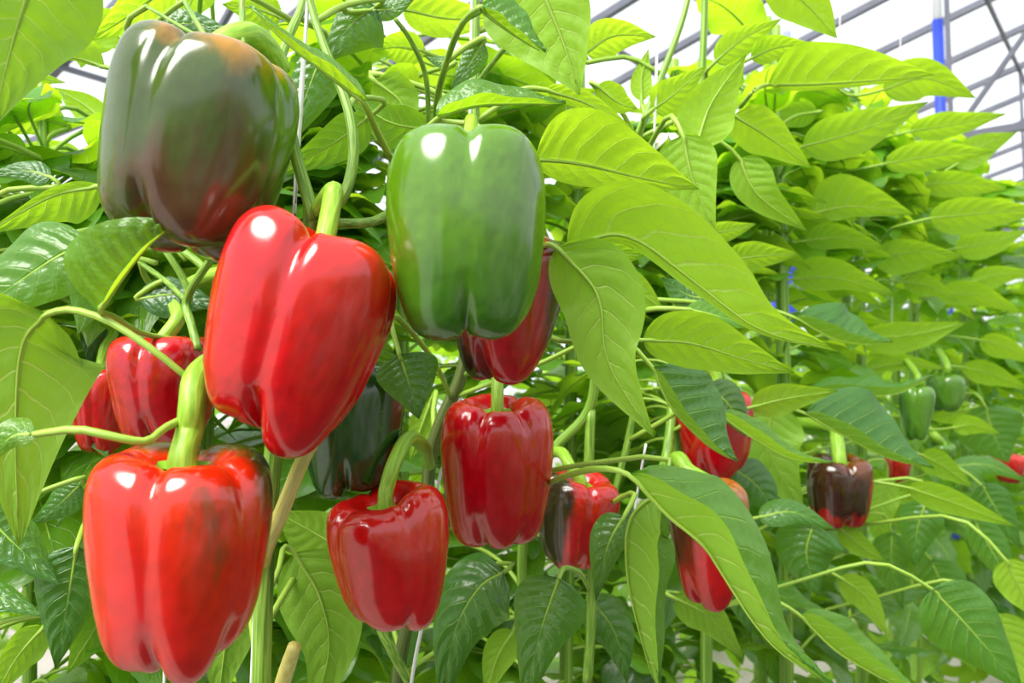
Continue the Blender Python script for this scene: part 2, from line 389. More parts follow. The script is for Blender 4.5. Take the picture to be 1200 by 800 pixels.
m13 = pepper_material('brown_top_red_skin', srgb(222, 14, 22), [(srgb(88, 40, 26), (-.8, 0, .6), .0, .55, .7), (srgb(196, 112, 34), (.75, -.2, .75), .55, .95, .5)])
m14 = pepper_material('chocolate_skin', srgb(72, 34, 26), [(srgb(204, 22, 34), (-.1, 0, -1), .35, .62, 1.3), (srgb(196, 40, 20), (1, .1, -.1), .72, .95, .5), (srgb(120, 60, 24), (.5, 0, 1), .8, 1.1, .5)])
mG = pepper_material('small_green_skin', srgb(104, 160, 44), [(srgb(70, 126, 40), (-1, 0, -.3), .0, .7, .6)], .3)

pepper('large green and brown pepper streaked with glare, at the upper left', (258, 44), (206, 300), .48, 214, m1, 4, 3.75, .9, .98, .04, [(286, 42, .49), (308, 54, .505), (328, 84, .52)], 17, 3, creases=[4.10, 5.75, 7.5, 8.9])
pepper('big glossy red pepper leaning left in the middle of the cluster', (386, 262), (310, 522), 0.445, 208, mR, 4, 4.55, 1.15, .86, .05, [(389, 236, .462), (390, 224, .47), (374, 246, .49)], 12, 5, creases=[4.40, 6.05, 7.6, 9.2], shoulders=[.0, -.05, .0, .04], bottoms=[-.02, .02, .08, .09])
pepper('large shiny green pepper hanging beside the leaning red one', (549, 158), (546, 402), 0.455, 187, m3, 4, 4.712, .7, .92, -.06, [(552, 140, .50), (540, 190, .56), (500, 250, .58), (458, 254, .54)], 8, 8, bottoms=[-.01, .03, .03, -.02])
pepper('dark red pepper turning brown, half hidden behind the green pepper', (598, 272), (585, 449), .57, 144, m4, 3, 4.2, .9, .62, .0, [(606, 230, .60), (590, 200, .66), (560, 180, .70)], 8, 11)
pepper('small upright crimson pepper below the green one', (583, 466), (582, 637), .64, 131, mR2, 4, 3.95, .6, .93, .18, [(583, 448, .64), (582, 425, .66), (566, 395, .70)], 7.5, 14, creases=[4.35, 5.35, 7.2, 9.1], bottoms=[.015, .0, .0, .0])
pepper('dark bottle-green pepper tucked behind the leaning red one', (414, 420), (410, 583), .58, 124, m6, 4, 4.55, .8, .8, -.05, [(412, 385, .60), (395, 350, .60), (360, 300, .55)], 8, 17)
pepper('bright red pepper with a waisted base, bottom centre', (450, 570), (466, 738), .55, 142, mR, 4, 3.95, .7, .74, .07, [(453, 572, .55), (463, 540, .555), (479, 513, .58), (497, 524, .64), (503, 545, .71)], 9, 20, creases=[5.05, 6.6, 8.3, 9.95], shoulders=[.07, .05, -.02, -.02])
pepper('large orange-red pepper with olive shoulder at the lower left', (214, 525), (207, 785), .44, 208, m8, 4, 4.55, .75, .84, .08, [(222, 505, .445), (225, 475, .445), (230, 444, .455), (252, 424, .48), (300, 410, .54)], 16, 23, creases=[4.40, 5.5, 7.4, 9.0], bottoms=[-.03, .06, .05, .01])
pepper('red pepper in shade behind the two big left ones', (190, 392), (196, 520), .60, 122, mR2, 4, 4.2, 1.0, .86, .03, [(209, 372, .61), (207, 345, .63), (260, 320, .62), (340, 330, .57)], 9, 26)
pepper('small red pepper peeping out at the left edge of cluster', (118, 428), (116, 534), .68, 66, mR, 4, 4.4, 1.0, .8, .05, [(122, 410, .69), (130, 380, .70), (60, 340, .72)], 6, 29)
pepper('red pepper with a black-brown stripe right of the crimson one', (682, 556), (668, 668), .80, 96, m11, 4, 3.5, .9, .78, .12, [(668, 546, .80), (659, 531, .82), (646, 529, .86)], 7, 32, res=(80, 48))
pepper('crimson pepper partly covered by dark pointed leaf', (838, 458), (838, 561), 1.0, 88, mR2, 4, 4.3, .9, .8, .05, [(838, 440, 1.0), (820, 420, 1.0)], 8, 35, res=(80, 48))
pepper('red pepper with brown and orange shoulder behind the long folded leaf', (829, 560), (833, 712), .88, 94, m13, 3, 4.0, .9, .72, .05, [(806, 552, .89), (795, 538, .91), (786, 545, 1.0)], 10, 38, res=(80, 48))
pepper('chocolate brown pepper reddening at its base, right side', (984, 534), (983, 617), 1.26, 74, m14, 4, 5.1, 1.2, .88, .12, [(981, 518, 1.27), (975, 500, 1.3), (930, 495, 1.37)], 8, 41, res=(80, 48))
pepper('pale green pepper under a drooping leaf at the right', (1074, 452), (1074, 516), 1.5, 40, mG, 3, 4.6, .9, .6, .0, [(1075, 440, 1.5), (1060, 420, 1.65)], 4, 44, res=(56, 36))
pepper('round green pepper among far leaves, right', (1108, 438), (1108, 482), 1.9, 42, mG, 3, 4.3, .8, .85, .0, [(1110, 428, 1.9), (1100, 410, 2.05)], 4, 47, res=(56, 36))
pepper('tiny green pepper below the two green ones at the right', (1103, 518), (1104, 542), 1.7, 30, mG, 4, 4.0, .9, .85, .15, [(1093, 508, 1.7), (1085, 500, 1.9)], 5, 50, res=(56, 36))
pepper('far red pepper showing at the right edge of the picture', (1183, 530), (1182, 566), 2.3, 34, mR, 4, 4.0, .9, .8, .1, [(1183, 520, 2.3), (1170, 500, 2.5)], 4, 53, res=(48, 32))
pepper('scrap of red pepper showing past the chocolate one', (1052, 530), (1052, 566), 1.7, 30, mR, 4, 4.0, .9, .8, .1, [(1052, 520, 1.7), (1040, 500, 1.75)], 4, 56, res=(48, 32))
pepper('red pepper mostly behind the upper edge of big leaves, centre right', (796, 462), (798, 492), 1.05, 34, mR2, 4, 4.0, .9, .8, .1, [(796, 450, 1.05), (800, 430, 1.05)], 4, 59, res=(48, 32))

# ------------------------------------------------------------------ plants: stems
plants = {}
def plant(key, label, stems):
    """stems: list of (name, [(px,py,d)...], radius px, material); the first starts the plant and runs to the floor"""
    p0 = P(*stems[0][1][0]); base = Vector((p0.x, p0.y, 0))
    e = empty('pepper_plant', base, label, 'plant', 'bell pepper plants of the near row')
    polys = []
    for i, (name, pts, r, mat) in enumerate(stems):
        w3 = [P(*p) for p in pts]; rr = [r*p[2]/F*min(1., max(.5, .5+.5*(p[1]+50)/400)) for p in pts]
        if i == 0: w3 = [base] + w3; rr = [rr[0]*1.1] + rr
        tube(name, w3, rr, mat, e, sides=10, ridge=.05)
        polys += [Vector(c) for c in crom([tuple(x) for x in w3], 40)]
    plants[key] = (e, polys)
    return e
def rear(px, d, lean=0, top=-250):           # a second upright stem further inside the row
    return [(px, 1000, d), (px+lean*.3, 600, d), (px+lean*.6, 300, d), (px+lean, top/2+150, d), (px+lean, top, d)]
plant('Z', 'pepper plant at the far left edge with big drooping leaves', [('stem', rear(30, .80, 20, 110), 8, M_STEM), ('stem', rear(-40, .62, 0), 8, M_STEM)])
plant('A', 'pepper plant on whose striped stems the leaning red pepper hangs', [
    ('stem', [(303, 1000, .57), (307, 800, .57), (310, 690, .57), (318, 560, .57), (335, 420, .56), (362, 275, .51), (366, 242, .495)], 11, M_STEM),
    ('branch', [(368, 256, .495), (346, 180, .50), (334, 120, .51), (327, 80, .52), (340, 40, .54), (356, 0, .56), (372, -90, .58)], 9, M_STEM),
    ('branch', [(380, 255, .50), (404, 226, .50), (414, 180, .51), (408, 130, .52), (390, 80, .53), (368, 20, .54), (350, -60, .55)], 8, M_STEM),
    ('branch', [(374, 258, .495), (405, 262, .51), (435, 260, .53), (457, 250, .54)], 6.5, M_STEM),
    ('branch', [(457, 256, .54), (456, 225, .54), (459, 186, .54)], 4.5, M_STEM),
    ('branch', [(205, -20, .60), (228, 22, .57), (256, 60, .54), (300, 74, .53), (324, 82, .52)], 5, M_STEM),
    ('branch', [(283, -20, .50), (284, 20, .49), (285, 66, .475)], 6, M_STEM),
    ('branch', [(172, 8, .56), (200, 24, .54), (232, 42, .52), (300, 72, .52)], 3.5, M_STEM),
    ('stem', rear(235, .86, 20, 60), 8, M_STEM),
    ('branch', [(222, 352, .60), (216, 330, .60), (190, 290, .60), (160, 262, .62)], 4, M_STEM),
    ('branch', [(232, 410, .58), (224, 380, .59), (218, 355, .60), (232, 325, .59), (258, 290, .58)], 5, M_STEM),
    ('branch', [(218, 352, .60), (195, 330, .62), (165, 308, .64)], 3.5, M_STEM),
    ('branch', [(268, 350, .62), (235, 310, .64), (200, 285, .66)], 5, M_STEM)])
plant('B', 'pepper plant with dark slanting stem between the centre peppers', [
    ('stem', [(462, 1000, .74), (466, 800, .73), (484, 700, .73), (498, 610, .73), (503, 545, .73), (514, 500, .73), (540, 440, .73), (552, 380, .73)], 8, M_DSTEM),
    ('branch', [(550, 390, .73), (557, 280, .71), (557, 165, .70), (557, 80, .70), (560, -90, .70)], 7, M_STEM),
    ('branch', [(480, 800, .70), (458, 760, .69), (446, 735, .69), (440, 700, .69)], 6, M_STEM),
    ('branch', [(557, 100, .70), (580, 70, .68), (605, 40, .66)], 5, M_STEM),
    ('branch', [(502, 170, .64), (502, 130, .62), (498, 85, .60), (480, 45, .58), (463, 22, .57)], 4.5, M_STEM),
    ('branch', [(510, 160, .62), (512, 115, .58), (524, 70, .54), (540, 30, .51), (565, 12, .50)], 5, M_STEM),
    ('stem', rear(470, .98, 0, 60), 9, M_STEM)])
plant('C', 'pepper plant behind the crimson pepper with arching stalks', [
    ('stem', [(620, 1000, .90), (618, 800, .90), (612, 640, .88), (640, 540, .86), (690, 480, .85), (700, 400, .84), (712, 280, .84), (740, 180, .84), (775, 90, .85), (806, 0, .86), (812, -90, .88)], 6, M_STEM),
    ('branch', [(688, 800, .84), (692, 740, .84), (695, 640, .85), (690, 560, .85), (692, 480, .85)], 6, M_STEM),
    ('branch', [(745, 470, .86), (735, 520, .86), (722, 570, .86), (712, 600, .86)], 4, M_STEM),
    ('stem', rear(660, 1.12, 20, 60), 8, M_STEM)])
plant('D', 'pepper plant carrying the long folded leaf, right of centre', [
    ('stem', [(832, 1000, 1.02), (828, 800, 1.02), (826, 690, 1.02), (800, 560, 1.02), (790, 450, 1.02), (800, 300, 1.02), (815, 150, 1.0), (824, 60, 1.0), (828, -90, 1.0)], 7, M_STEM),
    ('branch', [(772, 560, .95), (780, 540, .98), (786, 500, 1.0), (790, 450, 1.02)], 6, M_STEM),
    ('stem', rear(770, 1.3, 20, 70), 9, M_STEM)])
plant('E', 'pepper plant above which pointed lime leaves spread, under the blue post', [
    ('stem', rear(925, 1.36, -15, 30), 8, M_STEM), ('stem', rear(890, 1.62, 10, 20), 8, M_STEM)])
plant('F', 'pepper plant bearing the chocolate brown pepper', [('stem', rear(1012, 1.74, -8, 100), 7, M_STEM), ('stem', rear(985, 1.95, 10, 120), 7, M_STEM)])
plant('G', 'pepper plant with the small pale green peppers', [('stem', rear(1075, 2.2, -8, 140), 6, M_STEM), ('stem', rear(1045, 2.5, 10, 150), 6, M_STEM)])
plant('H', 'pepper plant furthest along row at the right edge, above the far red pepper', [('stem', rear(1132, 2.75, -6, 180), 5, M_STEM), ('stem', rear(1100, 3.1, 6, 190), 5, M_STEM)])

eA = plants['A'][0]
tube('cut_stub', [P(367, 518, .475), P(352, 545, .49), P(330, 600, .53), P(312, 640, .555), P(306, 660, .56)], [.0035, .0042, .0048, .0055, .006], M_STUB, eA, sides=10)
tube('cut_stub', [P(345, 757, .53), P(336, 785, .54), P(322, 830, .56)], [.0042, .005, .005], M_STUB, eA, sides=10)

# a black clip on a stem and a white flower at a shoot tip
eD = plants['D'][0]
cp = P(826, 690, 1.02)
v, f, _ = tube_geo([cp+Vector((0, 0, -.008))-eD.location, cp+Vector((0, 0, .008))-eD.location], [.013, .013], 12); clip = link('stem_clip', mesh('stem_clip', v, f, False), M_CLIP, eD)
v, f, _ = tube_geo([cp+Vector((.010, -.004, 0))-eD.location, cp+Vector((.030, -.008, .002))-eD.location], [.006, .004], 8); link('clip_tab', mesh('clip_tab', v, f, False), M_CLIP, clip)
fc = P(783, 156, .84)
tube('flower_stalk', [P(792, 190, .92), P(790, 172, .88), fc], .0012, M_STALK, eD, sides=6)
for i in range(6):
    a = i*math.pi/3; dr = RT*math.cos(a) - UP*.5 + FW*(-.5*math.sin(a)) ; dr.normalize(); sd = dr.cross(FW).normalized()
    v = [fc, fc+dr*.006+sd*.0035, fc+dr*.006-sd*.0035, fc+dr*.015+sd*.002-UP*.002, fc+dr*.015-sd*.002-UP*.002, fc+dr*.019-UP*.004]
    link('petal', mesh('petal', [x-eD.location for x in v], [(0, 1, 2), (1, 3, 4, 2), (3, 5, 4)]), M_PETAL, eD)

# ------------------------------------------------------------------ leaves
def wprof(t, e0=.62): return max(0., math.sin(math.pi*t**e0))**.92 * (1-.18*t**3)
def leaf_obj(parent, name_mesh_uv, tone, bright=1.):
    o = link('leaf', name_mesh_uv, M_LEAF, parent); o.color = (tone, bright, 0, 1); return o
NU, NV = 40, 8
def hero_leaf(mids, L, R, face='u', tone=.6, d=None, k=.55, dzL=None, dzR=None, stalk=None, key=None, dd=0., bright=1., seed=None, curl=.10, e0=.62, length=.17):
    rg = random.Random(seed if seed is not None else int(mids[0][0]*31+mids[0][1]*17))
    ln = sum(math.hypot(mids[i+1][0]-mids[i][0], mids[i+1][1]-mids[i][1]) for i in range(len(mids)-1))
    if d is None: d = max(.45, length*F/ln)
    n = len(mids)
    if mids[0][0] > 880: d *= 1.0 + .25*min(1., (mids[0][0]-880)/40)      # the row runs back to the right
    c3 = crom([tuple(P(m[0], m[1], d + dd*(i/(n-1)))) for i, m in enumerate(mids)], NU)
    M = [Vector(c) for c in c3]
    verts = []; uvs = []; faces = []
    ph = rg.uniform(0, 6.28); wav = rg.uniform(.02, .05)
    nrm_mid = []
    for i in range(NU):
        t = i/(NU-1)
        T = (M[min(i+1, NU-1)]-M[max(i-1, 0)]).normalized()
        vd = (CAM-M[i]).normalized()
        ls = vd.cross(T).normalized()                # image-left of the direction of travel
        wv = wprof(t, e0)
        upc = ls.dot(UP)
        row = []
        Es = []
        for sg, off, dz in ((1, L, dzL), (-1, R, dzR)):
            om = off*d/F
            if dz is None:
                s = upc*sg; z = k*abs(om)*s*(1 if face == 'u' else -1) - .12*abs(om)
            else: z = dz
            Es.append(ls*(sg*om) + vd*z)
        nl = Es[0]-Es[1]; N = nl.cross(T).normalized()
        if face == 't': N = N if N.dot(vd) > 0 else -N
        else: N = N if N.dot(vd) < 0 else -N          # N points to the upper side of the blade
        nrm_mid.append(N)
        for j in range(-NV, NV+1):
            a = abs(j)/NV; E = Es[0] if j > 0 else Es[1]; el = max(E.length, .004)
            s_ = t - .10*a - .12*a*a
            q = math.sin(math.pi*((s_ + (.027 if j > 0 else -.027 if j < 0 else 0))/.125))**2
            p = M[i] + E*(a*wv)
            p += N*(el*wv*(-curl*a*a*1.2) + (.0034 if face == 't' else .0019)*q*a*(1-a)*4*min(1, el/.03) + el*wav*1.2*a**3*math.sin(t*17+ph+(1.3 if j > 0 else 0))*wv)
            verts.append(p); uvs.append((t, j/NV))
    W = 2*NV+1
    for i in range(NU-1):
        for j in range(W-1):
            q = (i*W+j, i*W+j+1, (i+1)*W+j+1, (i+1)*W+j)
            faces.append(q if face == 'u' else q[::-1])
    # parent plant: the one whose stem passes nearest to the leaf's base
    if key is None:
        key = min(plants, key=lambda kk: min((p-M[0]).length for p in plants[kk][1]))
    e, poly = plants[key]
    # make sure the winding gives the upper side as front
    a_, b_, c_, d_ = [verts[q] for q in faces[(NU//2)*(W-1)+W//2+(0)]]
    nn = (b_-a_).cross(c_-a_)
    if nn.dot(nrm_mid[NU//2]) < 0 and L > 0 and R > 0: faces = [q[::-1] for q in faces]
    o = leaf_obj(e, mesh('leaf', [v-e.location for v in verts], faces, True, uvs), tone, bright)
    # stalk and midrib in one tapering tube, the rib proud of the underside
    if stalk:
        sp = [P(*s) for s in stalk]
    else:
        q = min(poly, key=lambda p: (p-M[0]).length + abs(p.z-M[0].z+.03)*.6)
        dv = q-M[0]; dist = dv.length
        T0 = (M[0]-M[1]).normalized()
        sp = [M[0]+T0*(.18*dist)+dv*.12, M[0]+dv*.55+Vector((0, 0, .10*dist)), q]
    pathp = sp[::-1] + [M[i] - nrm_mid[i]*.0006 for i in range(0, NU-1, 4)]
    r0 = .0018 if d < .7 else .0021
    rad = [r0*1.15]*len(sp) + [r0*(1-.88*(i/(NU-1))**.6) for i in range(0, NU-1, 4)]
    c = crom([(*p, r) for p, r in zip(pathp, rad)], 34)
    tv, tf, tuv = tube_geo([Vector(x[:3])-e.location for x in c], [max(.0003, x[3]) for x in c], 6)
    link('leaf_stalk', mesh('leaf_stalk', tv, tf, True, tuv), M_STALK, o)
    return o
lf = hero_leaf

# --- upper left
lf([(60, -90), (30, 0), (12, 60), (-10, 150)], 80, 70, 'u', .30, .41, key='Z')
lf([(150, 50), (115, 28), (60, 30)], 22, 22, 'u', .9, .75, key='A')
lf([(122, 78), (90, 68), (56, 70)], 4, 20, 'u', .5, .62, key='A')
lf([(78, 146), (40, 140), (-5, 160)], 20, 20, 'u', .8, .80, key='Z')
lf([(122, 142), (98, 122), (62, 102)], 20, 16, 'u', .8, .9, key='Z')
lf([(28, 102), (50, 93), (78, 97)], 8, 8, 'u', .6, .9, key='Z')
lf([(118, 218), (60, 230), (-20, 275)], 36, 10, 'u', .35, .5, key='A')
lf([(60, 208), (30, 200), (-20, 205)], 14, 14, 't', .1, .62, key='Z')
lf([(32, 180), (0, 172), (-40, 180)], 20, 18, 'u', .5, .7, key='Z')
lf([(98, 185), (60, 175), (20, 170)], 15, 13, 'u', 1, .9, key='Z')
lf([(200, -20), (160, 12), (105, 48)], 26, 26, 'u', .95, .72, key='A')
lf([(120, 20), (100, 50), (95, 80)], 26, 26, 'u', .8, .85, key='A')
lf([(240, -30), (225, 0), (215, 30)], 22, 22, 'u', 1, .8, key='A')
lf([(186, 32), (225, 28), (275, 38)], 18, 16, 't', .05, .6, key='A')
lf([(440, 8), (412, 28), (374, 76)], 40, 24, 't', .12, .585, key='A')
lf([(432, 12), (460, 10), (490, -6)], 12, 12, 't', .12, .585, key='A')
lf([(380, 58), (360, 108), (336, 172)], 32, 24, 't', .12, .60, key='A')
lf([(428, 120), (385, 87), (340, 53), (292, 8)], -15, 22, 't', .62, .475, dzL=.018, dzR=-.012, stalk=[(440, 150, .50), (458, 186, .54)], key='A')
lf([(430, 138), (390, 168), (318, 208)], 26, 24, 'u', .0, .62, key='A')  # lowest tone: the shade on this leaf is put into its colour
lf([(505, 152), (455, 142), (405, 108)], 28, 24, 'u', .0, .65, key='B')  # darkest blade colour here too, standing in for shade
lf([(440, 95), (470, 120), (480, 160)], 26, 26, 'u', .35, .70, key='B')
lf([(498, 60), (465, 55), (436, 60)], 20, 20, 'u', .95, .85, key='B')
lf([(492, 105), (465, 100), (436, 108)], 28, 28, 'u', .95, .85, key='B')
lf([(472, 10), (530, 22), (605, 18)], 26, 22, 'u', 1, .8, key='B')
lf([(330, 20), (300, 10), (260, 5)], 22, 20, 'u', .7, .7, key='A')
lf([(512, 138), (555, 124), (608, 121), (663, 122)], 34, -16, 't', .45, .5, dzL=-.014, dzR=.016, stalk=[(480, 170, .52), (459, 188, .54)], key='A')
lf([(566, 50), (550, 76), (527, 107)], 15, 15, 't', .12, .55, key='B')
lf([(530, 72), (514, 72), (498, 67)], 7, 7, 't', .1, .56, key='B')
lf([(612, -60), (640, 0), (662, 55), (679, 111)], 50, 78, 'u', .45, .49, key='B')
lf([(562, 8), (585, 27), (612, 46), (639, 62)], 38, -12, 't', .35, .455, dzL=-.012, dzR=.014, stalk=[(540, 30, .51), (524, 70, .54), (514, 110, .58), (510, 150, .62)], key='B')
# --- top centre and right
lf([(686, 62), (720, 42), (769, 43)], 24, 22, 'u', .95, .85)
lf([(838, 72), (870, 46), (916, 22)], 18, 20, 'u', .9, .95)
lf([(880, 68), (910, 56), (952, 51)], 18, 14, 'u', .8, .95)
lf([(752, 118), (752, 90), (760, 57)], 13, 13, 'u', 1, .85)
lf([(765, 128), (790, 110), (828, 77)], 24, 22, 'u', .95, .8)
lf([(816, 172), (834, 120), (874, 64)], 32, 34, 'u', .85, .75)
lf([(627, 186), (680, 192), (750, 208), (819, 222)], 66, 24, 'u', .75, .58)
lf([(860, 135), (900, 160), (951, 197)], 28, 26, 'u', .8, .85)
lf([(800, 158), (812, 210), (838, 270)], 34, 38, 'u', .5, .72)
lf([(866, 185), (888, 228), (946, 271)], 30, 20, 'u', .35, .85)
lf([(640, 105), (690, 122), (746, 155)], 15, 9, 'u', .9, .7)
lf([(700, 100), (725, 120), (748, 128)], 18, 14, 'u', .95, .8)
lf([(640, 30), (665, 55), (690, 70)], 26, 26, 'u', .8, .75)
lf([(900, 99), (950, 99), (1030, 94), (1096, 88)], 50, 7, 'u', .72, .8, stalk=[(885, 105, .82), (868, 125, .86)])
lf([(900, -30), (945, 5), (981, 45)], 32, 28, 'u', .8, .8)
lf([(1035, 105), (1085, 92), (1144, 115)], 26, 24, 'u', .65, 1.1)
lf([(940, 172), (1010, 152), (1088, 119)], 28, 26, 'u', .72, 1.0)
lf([(1066, 154), (1120, 146), (1181, 133)], 18, 14, 'u', .68, 1.3)
lf([(1036, 192), (1100, 182), (1165, 178)], 20, 16, 'u', .75, 1.2)
lf([(1118, 194), (1150, 172), (1192, 155)], 18, 18, 'u', .5, 1.5)
lf([(951, 250), (1000, 242), (1072, 252)], 40, 14, 'u', .65, 1.05)
lf([(1088, 256), (1150, 250), (1230, 245)], 22, 22, 'u', .72, 1.2)
lf([(1078, 216), (1130, 215), (1182, 222)], 16, 16, 'u', .68, 1.5)
lf([(948, 116), (980, 112), (1010, 118)], 13, 14, 't', .2, 1.25)
lf([(958, 130), (925, 136), (893, 152)], 15, 15, 'u', .45, 1.1)
# --- middle right
lf([(664, 289), (735, 276), (820, 335), (890, 385), (982, 412)], 66, 11, 'u', .66, .52, stalk=[(655, 296, .55), (640, 315, .62), (690, 330, .8)], key='C')
lf([(652, 290), (700, 345), (713, 425), (766, 512)], 54, 46, 'u', .42, .50, k=.3, stalk=[(640, 288, .54), (640, 310, .62), (690, 330, .8)], key='C')
lf([(753, 398), (810, 402), (870, 420), (931, 437)], 40, 28, 'u', .62, .60)
lf([(765, 430), (788, 478), (828, 520), (863, 541)], 66, -13, 't', .08, .68, dzL=-.02, dzR=.012)
lf([(833, 350), (805, 345), (774, 325)], 22, 22, 't', .12, .85)
lf([(804, 362), (840, 370), (892, 386)], 15, 14, 't', .6, .75)
lf([(662, 302), (710, 298), (757, 300)], 24, 20, 'u', .55, .78)
lf([(710, 325), (745, 340), (777, 362)], 22, 20, 'u', .55, .78)
lf([(828, 274), (855, 270), (887, 262)], 13, 12, 'u', .8, 1.0)
lf([(850, 306), (890, 300), (938, 298)], 20, 16, 'u', .7, 1.0)
lf([(932, 372), (975, 396), (1010, 403), (1046, 401)], 46, -17, 't', .15, .95, dzL=-.03, dzR=.012)
lf([(928, 327), (980, 326), (1050, 345)], 26, 15, 'u', .68, 1.1)
lf([(943, 282), (985, 279), (1042, 293)], 19, 13, 'u', .62, 1.15)
lf([(1022, 302), (1070, 296), (1130, 300)], 18, 24, 'u', .58, 1.3)
lf([(1008, 396), (1070, 392), (1133, 377)], 18, 20, 'u', .68, 1.15)
lf([(1098, 346), (1145, 346), (1200, 368)], 17, 13, 'u', .7, 1.6)
lf([(1118, 291), (1160, 285), (1205, 270)], 17, 16, 'u', .7, 1.6)
lf([(948, 460), (1000, 463), (1050, 461), (1094, 440)], 27, -14, 't', .25, 1.05, dzL=-.03, dzR=.01)
lf([(943, 484), (990, 511), (1040, 536), (1094, 549)], 66, -16, 't', .1, .85, dzL=-.03, dzR=.012)
lf([(880, 477), (925, 466), (983, 458)], 20, 18, 'u', .6, .95)
lf([(843, 484), (880, 511), (925, 536), (973, 543)], 24, -13, 't', .5, .8, dzL=-.012, dzR=.01)
lf([(905, 474), (903, 530), (942, 602)], 40, 38, 'u', .3, 1.05)
lf([(828, 452), (855, 475), (874, 512)], 24, 24, 't', .03, .93)
lf([(858, 548), (888, 570), (915, 612)], 26, 26, 't', .05, 1.02)
lf([(1012, 433), (1060, 426), (1112, 433)], 13, 7, 'u', .7, 1.3)
lf([(1155, 476), (1165, 510), (1182, 542)], 36, 38, 't', .08, 1.6)
lf([(1116, 501), (1140, 498), (1172, 508)], 13, 11, 'u', .8, 1.35)
lf([(1130, 480), (1110, 486), (1086, 490)], 12, 10, 'u', .8, 1.55)
lf([(1078, 532), (1105, 546), (1142, 572)], 16, 16, 'u', .45, 1.1)
lf([(1112, 546), (1160, 545), (1207, 566)], 11, 12, 't', .3, 1.3)
# --- left middle
lf([(103, 283), (60, 305), (0, 345), (-40, 375)], 40, 48, 't', .42, .47, key='Z', k=.9)
lf([(117, 364), (146, 322), (175, 287), (209, 260)], 70, -5, 't', .85, .45, dzL=.0, dzR=.008, key='A', stalk=[(135, 372, .49), (165, 390, .56), (215, 400, .59)])
lf([(55, 368), (26, 405), (18, 500), (22, 641)], 92, 70, 'u', .28, .465, k=.3, key='A', stalk=[(85, 363, .463), (130, 378, .455), (182, 412, .45), (224, 446, .455)])
lf([(163, 350), (210, 345), (259, 360)], 22, 26, 't', .03, .62, key='A')
lf([(176, 368), (150, 376), (120, 402)], 22, 22, 't', .22, .70, key='A')
lf([(80, 330), (45, 336), (8, 362)], 15, 15, 't', .35, .6, key='Z')
lf([(128, 372), (112, 392), (104, 428)], 20, 20, 't', .05, .72, key='Z')
lf([(160, 262), (110, 280), (70, 300)], 20, 20, 'u', .7, .72, key='A')
lf([(215, 300), (170, 285), (120, 300)], 24, 24, 'u', .8, .8, key='A')
# --- lower left
lf([(-20, 600), (20, 640), (69, 686)], 34, 26, 't', .08, .55, key='Z')
lf([(90, 640), (80, 700), (65, 783)], 40, 40, 't', .06, .56, key='Z', stalk=[(100, 612, .60), (110, 590, .68), (60, 560, .79)])
lf([(94, 568), (70, 590), (36, 614)], 20, 18, 't', .28, .65, key='Z')
lf([(52, 733), (20, 770), (-10, 822)], 22, 20, 'u', .6, .6, key='Z')
lf([(-40, 700), (0, 700), (52, 722)], 20, 18, 't', .2, .6, key='Z')
lf([(42, 508), (10, 514), (-30, 560)], 14, 22, 't', .6, .42, key='A', stalk=[(90, 503, .415), (140, 513, .415), (172, 517, .42), (192, 502, .43), (216, 490, .45)])
lf([(135, 700), (108, 742), (78, 790)], 24, 24, 'u', .55, .7, key='A')
lf([(110, 540), (70, 545), (30, 560)], 16, 16, 't', .15, .75, key='Z')
# --- bottom centre
lf([(345, 648), (375, 700), (385, 765), (360, 850)], 48, 46, 'u', .3, .62, key='A')
lf([(404, 645), (365, 622), (322, 598)], 36, 30, 'u', .62, .72, key='A')
lf([(590, 670), (560, 690), (532, 742), (516, 835)], 48, 42, 't', .06, .68, key='B')
lf([(655, 677), (643, 710), (630, 752), (612, 835)], 44, 44, 't', .06, .62, key='C', stalk=[(662, 665, .64), (680, 672, .68), (690, 690, .82)])
lf([(468, 415), (478, 446), (491, 491)], 42, 34, 't', .12, .55, key='B')
lf([(505, 470), (492, 505), (480, 540)], 14, 16, 'u', .9, .8, key='B')
lf([(440, 700), (470, 740), (475, 810)], 26, 26, 't', .2, .80, key='B')
lf([(280, 690), (265, 750), (255, 830)], 34, 34, 'u', .4, .70, key='A')
lf([(732, 604), (712, 640), (698, 704)], 20, 26, 't', .03, .72)
lf([(768, 578), (738, 612), (736, 675), (752, 748), (772, 815)], 66, -44, 't', .25, .6, dzL=-.02, dzR=.02)
lf([(738, 556), (786, 606), (826, 640), (858, 690), (905, 755), (976, 806)], 84, -40, 't', .35, .5, dzL=-.02, dzR=.018, stalk=[(705, 549, .51), (668, 556, .56), (640, 570, .66), (612, 610, .86)], key='C')
# --- lower right
lf([(952, 616), (945, 650), (958, 698)], 40, 38, 't', .08, .85)
lf([(888, 606), (930, 600), (980, 621)], 17, 15, 't', .22, .9)
lf([(937, 720), (980, 762), (1030, 792), (1090, 822)], 44, -26, 't', .5, .75, dzL=-.02, dzR=.014)
lf([(1092, 690), (1140, 740), (1200, 812)], 44, 42, 't', .25, .8)
lf([(1085, 588), (1075, 620), (1072, 663)], 26, 24, 't', .15, 1.05)
lf([(1019, 586), (1060, 580), (1101, 597)], 13, 11, 'u', .6, 1.2)
lf([(1064, 571), (1120, 590), (1191, 617)], 17, 15, 'u', .68, 1.0)
lf([(1140, 608), (1165, 650), (1188, 694)], 22, 18, 't', .18, 1.1)
lf([(982, 617), (1010, 640), (1038, 658)], 13, 13, 'u', .6, 1.0)
lf([(1045, 623), (1045, 665), (1058, 714)], 20, 22, 't', .28, 1.1)
lf([(984, 676), (1015, 700), (1042, 747)], 16, 18, 'u', .6, .95)
lf([(1178, 655), (1195, 690), (1215, 725)], 22, 22, 'u', .6, .9)

